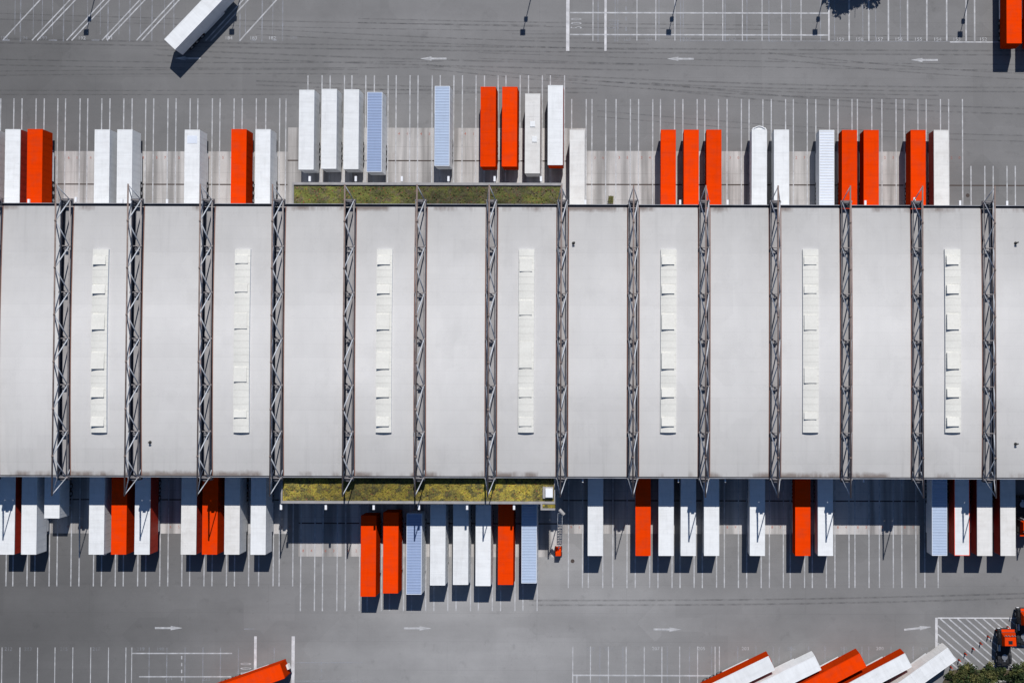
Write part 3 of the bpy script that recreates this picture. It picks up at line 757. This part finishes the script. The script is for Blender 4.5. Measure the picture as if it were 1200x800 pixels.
up(430.5,447.8,108.2,'b','w','deeper blue trailer with ribbed roof beside three white trailers at the upper canopy', GC)
up(509.7,527,101.2,'l','w','pale blue trailer with ribbed roof standing alone before the middle of the upper canopy', GC)
up(563.4,581,102,'r','r','left one of the two red trailers before the upper planted canopy', GC)
up(588.6,606.2,102,'r','r','right one of the two red trailers before the upper planted canopy', GC)
up(615.5,633,110,'o','o','grey white trailer with two small white hatches on its roof', GC, extra='hatches')
up(642.2,659.8,100.2,'w','d','white trailer with a red rear edge, last before the right end of the upper canopy', GC)
up(667.8,685.2,152.3,'o','o','dusty off white trailer docked right beside the right end of the upper canopy')
up(774.4,792,152.2,'r','r','leftmost of the three red trailers standing together in the upper row')
up(801.3,818.9,152.2,'r','r','middle of the three red trailers standing together in the upper row')
up(827.9,845.5,152.2,'r','r','rightmost of the three red trailers standing together in the upper row')
up(880.8,898.9,152.0,'w','w','bright white trailer with a rounded cowl on its front end', extra='rail')
up(907,924.8,152.2,'w','w','plain white trailer just right of the one with the rounded front cowl')
up(960,977.6,152.6,'v','w','white trailer with fine cross ribs on its roof left of two red trailers')
up(986.7,1004.2,152.6,'r','r','red trailer directly right of the white ribbed one in the upper row')
up(1012.2,1029.6,152.6,'r','r','red trailer with an empty bay on its right, second right of the white ribbed one')
up(1067.3,1084.5,152.6,'r','r','rightmost red trailer of the upper row, left of a white topped one')
up(1094.3,1112,152.6,'o','d','off white topped trailer with red side at the right end of the upper row')
# lower row
dn(-1,16.6,649.2,'w','d','white topped trailer with dark red side at the left edge of the lower row')
dn(24.9,42.2,649.2,'w','w','full length white trailer in the lower left, left of the short one')
dn(52,69.4,606.8,'w','w','short white trailer barely reaching out of the warehouse shadow at lower left', kind='short')
dn(104,121.6,649.2,'w','w','white trailer directly left of the leftmost red trailer below the roof', extra='cooler')
dn(130.2,147.7,649.2,'r','r','leftmost red trailer of the lower row')
dn(157.8,175,649.2,'w','d','white topped trailer with red side, directly right of the leftmost red one below the roof')
dn(212,229.6,649.2,'o','d','off white topped red sided trailer, left of the red one with a V shaped shadow')
dn(236.9,254.3,649.2,'r','r','red trailer of the lower row with a V shaped truss shadow on its roof')
dn(263,280.2,649.2,'o','w','off white trailer directly right of the red one with the V shaped shadow')
dn(293,311.6,649.4,'w','w','white trailer of the lower row, last one before the left end of the planted canopy')
dn(422.6,440,698.4,'r','r','leftmost red trailer before the lower planted canopy', GD)
dn(448.8,466.2,694.7,'r','r','second red trailer from the left before the lower canopy, beside a blue one', GD)
dn(476.7,493.2,696,'b','w','blue ribbed trailer standing between a red and a white one before the lower canopy', GD)
dn(503.8,521.7,685.3,'w','w','leftmost of the three white trailers before the lower canopy', GD)
dn(530.8,548.4,684.6,'w','w','middle of the three white trailers before the lower canopy', GD)
dn(557,575,686,'w','w','rightmost of the three white trailers before the lower canopy', GD)
dn(583.5,601.3,684.6,'r','r','red trailer between a white one and a blue ribbed one before the lower canopy', GD)
dn(611,628.8,682.8,'l','w','pale blue ribbed trailer at the right end of the lower canopy', GD)
dn(689,706.2,650.7,'w','w','white trailer standing alone just right of the lower canopy')
dn(744.7,762.3,650.7,'r','r','red trailer directly left of three white trailers in the lower row')
dn(771.8,789.3,650.7,'w','w','leftmost of the three white trailers standing together in the lower row')
dn(797.8,815.4,650.7,'w','w','white trailer with a V shaped shadow between two other white ones in the lower row')
dn(825,842.7,650.7,'w','w','rightmost of the three white trailers standing together in the lower row')
dn(878.9,896.3,650.7,'w','w','white trailer standing alone between empty bays right of a group of three')
dn(932,949.7,650.7,'r','r','rightmost red trailer of the lower row, paired with a white one')
dn(958.6,976.2,650.7,'w','w','white trailer directly right of the rightmost red trailer of the lower row')
dn(1092.6,1109.7,650.5,'l','w','blue ribbed trailer at the left of the last group of four in the lower row')
dn(1118.6,1136.3,650.5,'w','d','white topped trailer with red edge and V shaped shadow, right of a blue ribbed one', rim='red')
dn(1145.3,1162.9,650.7,'o','d','grey white topped trailer with red side, third of the last four in the lower row')
dn(1172.6,1190.2,650.7,'o','d','off white topped trailer with red side at the far right end of the lower row')
# parked at an angle or along the edges
def angled(c1, c2, dirpx, top, side, label, group=None, **kw):
    f = (P(*c1, ZR) + P(*c2, ZR))/2; mid = ((c1[0]+c2[0])/2, (c1[1]+c2[1])/2)
    b = P(mid[0]+dirpx[0]*60, mid[1]+dirpx[1]*60, ZR); d = (f-b); d.z = 0; d.normalize()      # d: towards the visible front
    c = f - d*(L0/2); rz = math.atan2(-d.x, d.y)
    if kw.pop('rev', False): rz += math.pi
    return trailer((c.x, c.y, 0), rz, top, side, label, group, **kw)
GB = 'slanted trailers along the bottom edge'
angled((900.8,769.2),(908.0,783.6),(-.90,.433),'w','r','leftmost slanted trailer at the bottom edge, white top over a bright red side', GB)
angled((954.2,769.2),(963,783.3),(-.899,.437),'w','w','fully white slanted trailer at the bottom edge left of the all red one', GB)
angled((1007.5,765.4),(1015.4,780.7),(-.885,.465),'r','r','all red slanted trailer in the middle of the bottom edge group', GB)
angled((1060.7,766.2),(1068.4,779.9),(-.884,.467),'w','r','white topped slanted trailer with red side, directly right of the all red one', GB)
angled((1110.5,758.3),(1120.9,773.2),(-.815,.58),'w','o','rightmost slanted white trailer, its end reaching the hatched area', GB)
angled((328.3,777.6),(332.8,794.3),(-.943,.332),'r','r','red slanted trailer at the bottom edge beside a thick white line', extra='cooler')
angled((193,46.7),(204.7,57.8),(.69,-.724),'w','w','white trailer standing aslant at the top left with a long dark shadow', rev=True)
GR = 'red trailers at the top right edge'
def upr(x0, x1, yr, label):
    xc = X((x0+x1)/2, yr, ZR); y = Y(x0, yr, ZR); trailer((xc, y+L0/2, 0), 0, 'r', 'r', label, GR)
upr(1179.7,1197.4,50.9,'red trailer at the top right edge, its red end facing the yard')
upr(1206.5,1224.2,51.0,'red trailer nearly cut off by the right edge, sliver of side showing in upper corner')

# ================================================================ TRACTOR UNITS
def tractor(loc, rz, label):
    rt = empty('truck_tractor', loc, rz); tag(rt, label, 'truck', 'red truck tractors at the right edge')
    c = MB(); # cab: front at +y
    c.hexa([(-1.22,.2,1.0),(1.22,.2,1.0),(1.22,2.6,1.0),(-1.22,2.6,1.0),(-1.22,.2,3.0),(1.22,.2,3.0),(1.22,2.55,2.7),(-1.22,2.55,2.7)])
    c.hexa([(-1.2,.22,3.0),(1.2,.22,3.0),(1.2,2.5,2.71),(-1.2,2.5,2.71),(-.98,.45,3.75),(.98,.45,3.75),(.95,1.85,3.62),(-.95,1.85,3.62)])
    c.box(-1.2,1.2,2.3,2.65,.45,1.0)
    c.m = [1]*6 + [2,0,2,2,2,2] + [1]*6; cb = c.build('cab', [M['red'], M['black'], M['red_shaded']], rt, bevel=.07)  # roof full red; shade on the cab walls painted as black and darker red
    m_ = MB(); m_.hexa([(-1.1,2.6,1.75),(1.1,2.6,1.75),(1.1,2.63,1.75),(-1.1,2.63,1.75),(-1.05,2.57,2.62),(1.05,2.57,2.62),(1.05,2.60,2.62),(-1.05,2.60,2.62)]); m_.build('windscreen', M['glass'], cb)
    for s_ in (-1, 1):
        m_ = MB(); x = s_*1.225; m_.box(min(x,x+s_*.02),max(x,x+s_*.02),1.4,2.3,1.8,2.55); m_.build('side_window', M['glass'], cb)
        m_ = MB(); m_.box(-.06,.06,-.12,.12,1.9,2.6); m_.tube((0,0,2.5),(-s_*.25,-.1,2.5),.025,6); o = m_.build('mirror', M['black'], rt); o.location = (s_*1.5,2.6,0)
        m_ = MB(); m_.box(-.22,.22,-.03,.03,.62,.85); o = m_.build('headlight', M['lamp'], rt); o.location = (s_*.9,2.68,0)
    m_ = MB(); m_.hexa([(-1.12,2.5,2.62),(1.12,2.5,2.62),(1.12,2.95,2.55),(-1.12,2.95,2.55),(-1.12,2.5,2.68),(1.12,2.5,2.68),(1.12,2.95,2.61),(-1.12,2.95,2.61)]); m_.build('sun_visor', M['red'], rt)
    m_ = MB()
    for q in (-.75,-.3,.3,.75): m_.tube((q,2.1,3.66),(q,2.25,3.66),.1,10)
    m_.tube((-1.0,2.05,3.62),(1.0,2.05,3.62),.03,6); m_.build('roof_light_bar', M['rim'], rt)
    m_ = MB(); m_.box(-.35,.35,.75,1.35,3.72,3.80,0,.05,.05); m_.build('roof_hatch', M['glass'], cb)
    m_ = MB()
    for s_ in (-1, 1): m_.box(s_*.42-.06, s_*.42+.06, -3.6, .2, .7, .98)
    m_.box(-1.12,1.12,-3.3,.1,.60,.93); m_.box(-1.1,1.1,-.5,.1,.94,1.0); m_.box(-.42,.42,-3.55,-3.4,.7,.98); m_.box(-1.15,1.15,-3.75,-3.65,.55,.85); m_.build('chassis', M['black'], rt)  # includes a wide black deck added to stand in for the cab's shadow
    m_ = MB(); m_.tube((0,-2.2,.98),(0,-2.2,1.12),.5,16); m_.box(-.16,.16,-3.0,-2.3,.98,1.06); m_.build('fifth_wheel', M['rim'], rt)
    m_ = MB(); m_.tube((-.85,-1.2,.75),(-.85,-.1,.75),.3,14); m_.build('fuel_tank', M['rim'], rt)
    m_ = MB(); m_.tube((.7,.0,.9),(.7,.0,3.3),.09,10); m_.build('exhaust_stack', M['steel'], rt)
    for s_ in (-1, 1):
        for y in (1.5, -1.9, -2.95):
            m_ = wheel_mb(); o = m_.build('wheel', [M['rubber'], M['rim']], rt); o.location = (s_*1.03, y, .52)
        m_ = MB()
        for i in range(6):
            a0, a1 = math.pi*i/6, math.pi*(i+1)/6
            m_.quad([(-.2,-2.45+1.15*math.cos(a0),.62+.55*math.sin(a0)),(.2,-2.45+1.15*math.cos(a0),.62+.55*math.sin(a0)),(.2,-2.45+1.15*math.cos(a1),.62+.55*math.sin(a1)),(-.2,-2.45+1.15*math.cos(a1),.62+.55*math.sin(a1))])
        o = m_.build('mudguard', M['black'], rt); o.location = (s_*1.0, 0, 0)
    return rt
def put_tractor(xc, yfront, rz, label, z=3.7):
    p = P(xc, yfront, z); dy = 1.9
    return tractor((p.x + math.sin(rz)*dy, p.y - math.cos(rz)*dy, 0), rz, label)
put_tractor(1184.3, 746.5, 0, 'red cab truck without trailer standing on the hatched area beside the bushes')
put_tractor(1207, 722, 0, 'red cab truck cut off by the right edge, just above its neighbour on the hatching')
put_tractor(1206, 622, math.pi, 'red cab truck cut off by the right edge beside the last lower row trailer')

# ================================================================ BOOM LIFT near the canopy corner
bl = empty('boom_lift', (X(654.6,644.5), Y(654.6,644.5), 0)); tag(bl, 'red and grey boom lift with a lattice boom reaching up to the canopy corner', 'lift')
bx, by = bl.location.x, bl.location.y
def LP(px, py, z): p = P(px, py, z); return Vector((p.x-bx, p.y-by, z))
m_ = MB(); m_.box(-.5,.5,-.75,.75,.35,1.1); m_.box(-.42,.42,-.7,.1,1.1,1.55); m_.build('chassis', M['red'], bl, bevel=.06)
for sx in (-1, 1):
    for sy in (-.5, .5):
        m_ = MB(); m_.tube((-.12,0,0),(.12,0,0),.32,14); o = m_.build('wheel', M['rubber'], bl); o.location = (sx*.5, sy, .32)
m_ = MB(); a0 = LP(655.6,637,1.6); a1 = LP(656.5,601,8.6)
for s_ in (-.38, .38):
    for dz in (0, .35): m_.tube(a0+Vector((s_,0,dz)), a1+Vector((s_,0,dz)), .045, 6)
for i in range(13):
    q = a0.lerp(a1, i/12); m_.tube(q+Vector((-.38,0,0)), q+Vector((.38,0,0)), .035, 6); m_.tube(q+Vector((-.38,0,.35)), q+Vector((.38,0,.35)), .035, 6)
    if i < 12: r_ = a0.lerp(a1, (i+1)/12); m_.tube(q+Vector((-.38 if i % 2 else .38,0,.35)), r_+Vector((.38 if i % 2 else -.38,0,.35)), .03, 6)
m_.tube(LP(654.6,644,1.2), a0, .09, 6); m_.build('lattice_boom', M['steel'], bl, smooth=True)
m_ = MB(); q = LP(658.5,600,9.0); m_.tube(q+Vector((-.45,.45,0)), q+Vector((.35,-.4,0)), .3, 12); m_.build('boom_head', M['parapet'], bl)
# planter crate next to the wall
cr = empty('planter_crate', (X(716,235), Y(716,235), 0)); tag(cr, 'small brown crate with yellow green plants against the upper wall of the warehouse', 'crate')
m_ = MB(); m_.box(-.4,.4,-.6,.6,0,.75); m_.build('crate_box', M['rust'], cr)
m_ = MB(); rr = random.Random(5)
for _ in range(60):
    x, y, z = rr.uniform(-.38,.38), rr.uniform(-.58,.58), .76+rr.random()*.2; s = .1
    m_.quad([(x-s,y-s,z),(x+s,y-s,z+.05),(x+s,y+s,z),(x-s,y+s,z+.06)])
m_.build('foliage', M['leafc'], cr)

# ================================================================ warning posts on the hatching
pl = [(1113.9,780.7,'lowest'),(1123.4,772.4,''),(1130.7,765,''),(1139.9,759,''),(1148.7,752.8,''),(1157.5,745,''),(1167.4,737.6,''),(1180.8,734,'')]
cm = MB(); cm.tube((0,0,.0),(0,0,.08),.20,12)
cr_ = MB(); cr_.tube((0,0,.08),(0,0,.95),.10,10,r2=.07)
cw = MB(); cw.tube((0,0,.5),(0,0,.66),.12,10)
names = ['partly hidden at the bushes','beside the end of the rightmost slanted trailer','third up from the bushes','fourth up from the bushes','fourth down from the upper line','third down from the upper line','second down from the upper line','nearest to the upper painted line']
for (x, y, _), nm in zip(pl, names):
    r_ = empty('warning_post', P(x, y)); tag(r_, 'small orange warning post on the hatched area, '+nm, 'bollard', 'orange warning posts in a diagonal row')
    for key, mb, mm, pn in (('wp1', cm, M['rubber'], 'foot'), ('wp2', cr_, M['red'], 'post'), ('wp3', cw, M['black'], 'band')):
        mpart(pn, key, lambda mb=mb: mb, [mm], r_)

# ================================================================ PLANTS
vg = MB(); vp = [(1104,800),(1109,790),(1117,784.5),(1140,783.8),(1172,784),(1202,785),(1260,786),(1260,900),(1060,900),(1075,840)]
vg.quad([(*P(x,y)[:2], .03) for x, y in vp][::-1]); tag(vg.build('verge', M['soil']), kind='structure')
def foliage(center, radii, n, size, rnd, clumps=14):
    mb = MB(); cl = []
    for _ in range(clumps):
        a = rnd.random()*6.28; e_ = math.asin(rnd.uniform(-.5, 1)); rr = rnd.uniform(.45, .95)
        cl.append((math.cos(a)*math.cos(e_)*rr, math.sin(a)*math.cos(e_)*rr, math.sin(e_)*rr, rnd.uniform(.22, .42), rnd.choice((0,0,1,1,2))))
    for _ in range(n):
        c = rnd.choice(cl); v = Vector((rnd.gauss(0,1), rnd.gauss(0,1), rnd.gauss(0,1))).normalized()*c[3]*rnd.random()**.4
        p = Vector(((c[0]+v.x)*radii[0]+center[0], (c[1]+v.y)*radii[1]+center[1], (c[2]+v.z)*radii[2]+center[2]))
        if p.z < .05: p.z = .05 + rnd.random()*.1
        u = Vector((rnd.gauss(0,1), rnd.gauss(0,1), rnd.gauss(0,.6))).normalized(); w_ = u.cross(Vector((rnd.gauss(0,1), rnd.gauss(0,1), rnd.gauss(0,1)))).normalized()
        s = size*rnd.uniform(.6, 1.3); mb.quad([p-u*s, p-w_*s*.55, p+u*s, p+w_*s*.55], c[4])
    return mb
LM = [M['leafa'], M['leafb'], M['leafc']]
def shrub(px, py, r, h, n, label, name='shrub', cat='bush', group='bushes in the lower right corner', seed=0, mats=LM):
    rnd = random.Random(seed); c = P(px, py)
    t = empty(name, (c.x, c.y, 0)); tag(t, label, cat, group)
    st = MB(); 
    for k in range(4):
        a = k*1.6+rnd.random(); st.tube((0,0,0), (math.cos(a)*r*.5, math.sin(a)*r*.5, h*.7), .07, 6, r2=.02)
    st.build('stem', M['bark'], t)
    foliage((0,0,h*.52), (r, r, h*.52), n, .2, rnd).build('foliage', mats, t)
for i, a in enumerate([
    (1118,791,1.6,.7,700,'low olive bush at the tip of the rightmost slanted trailer'),
    (1132,788,1.9,.8,900,'low bush at the lower edge of the hatched area, left of the bigger ones'),
    (1146,792,2.3,1.3,1500,'round dark bush below the hatched area in the middle of the bushes'),
    (1160,788,1.7,.9,900,'smaller bush between the round dark one and the trucks, above the grey stone'),
    (1194,793,2.4,2.2,2000,'tallest dark bush at the right edge directly behind the red truck'),
    (1178,789,1.5,1.1,800,'light olive bush just behind the rear wheels of the red truck'),
    (1125,805,2.4,1.5,1200,'bush at the bottom edge beside the rightmost slanted trailer'),
    (1155,808,2.4,1.8,1300,'bush at the bottom edge left of the pale grey stone'),
    (1192,808,2.4,1.6,1300,'bush at the bottom edge right of the pale grey stone'),
    (1215,795,2.6,2.8,1300,'bush cut off by the right edge in the lower corner')]):
    shrub(*a, seed=i+1)
sn = MB(); q = [P(1162,800), P(1176,794)]
for i in range(5):
    c = P(1160+i*5.2, 799.5-i*1.2); sn.box(c.x-.42, c.x+.42, c.y-.26, c.y+.26, .0, .75, 0, .08, .07)
tag(sn.build('stone_edging', M['stone'], bevel=.05), 'pale grey stone edging showing between the bushes at the bottom right', 'edging')
# tree beyond the top edge, its shadow falls into the yard
def tree(px, py, h, r, n, label, seed):
    rnd = random.Random(seed); c = P(px, py); t = empty('broadleaf_tree', (c.x, c.y, 0)); tag(t, label, 'tree')
    tk = MB(); tk.tube((0,0,0),(0,0,h*.45),.32,10,r2=.2)
    for k in range(9):
        a = k*.7*2; tk.tube((0,0,h*(.3+.02*k)),(math.cos(a)*r*.7, math.sin(a)*r*.7, h*(.6+.03*k)),.12,6,r2=.03)
    tk.build('trunk', M['bark'], t)
    foliage((0,0,h*.65),(r,r,h*.34), n, .36, rnd, 26).build('crown', LM, t)
tree(1013, -75, 13.5, 5.6, 5200, 'leafy tree beyond the upper edge whose dark shadow falls on the parking lines', 11)
# yard lamps beyond the top edge (their shadows reach into the picture)
def lamp_meshes():
    p = MB(); p.tube((0,0,0),(0,0,11.8),.11,8,r2=.06); p.box(-.25,.25,-.25,.25,0,.3)
    h = MB(); h.box(-.42,.42,-.42,.42,11.8,12.1); h2 = MB(); h2.box(-.3,.3,-.3,.3,9.3,9.7)
    return p, h, h2
lp, lh, lh2 = lamp_meshes()
wh = ['first','second','third','fourth','fifth','last']
for (x, y), nm in zip(((101,38.5),(271.5,38),(612.5,38.5),(783.5,38.5),(955,38.5),(1125,41)), wh):
    hh = 12.0; t = P(x, y); k = hh/SUN.z; g_ = Vector((t.x + SUN.x*k, t.y + SUN.y*k, 0))
    r_ = empty('yard_lamp', g_); tag(r_, nm+' lamp post from the left beyond the upper edge, only its thin shadow in view', 'lamp post', 'yard lamps beyond the upper edge')
    mpart('pole', 'lp', lambda: lp, [M['steel']], r_); mpart('lamp_head', 'lh', lambda: lh, [M['black']], r_); mpart('sensor_box', 'lh2', lambda: lh2, [M['black']], r_)
print('objects', len(D.objects))
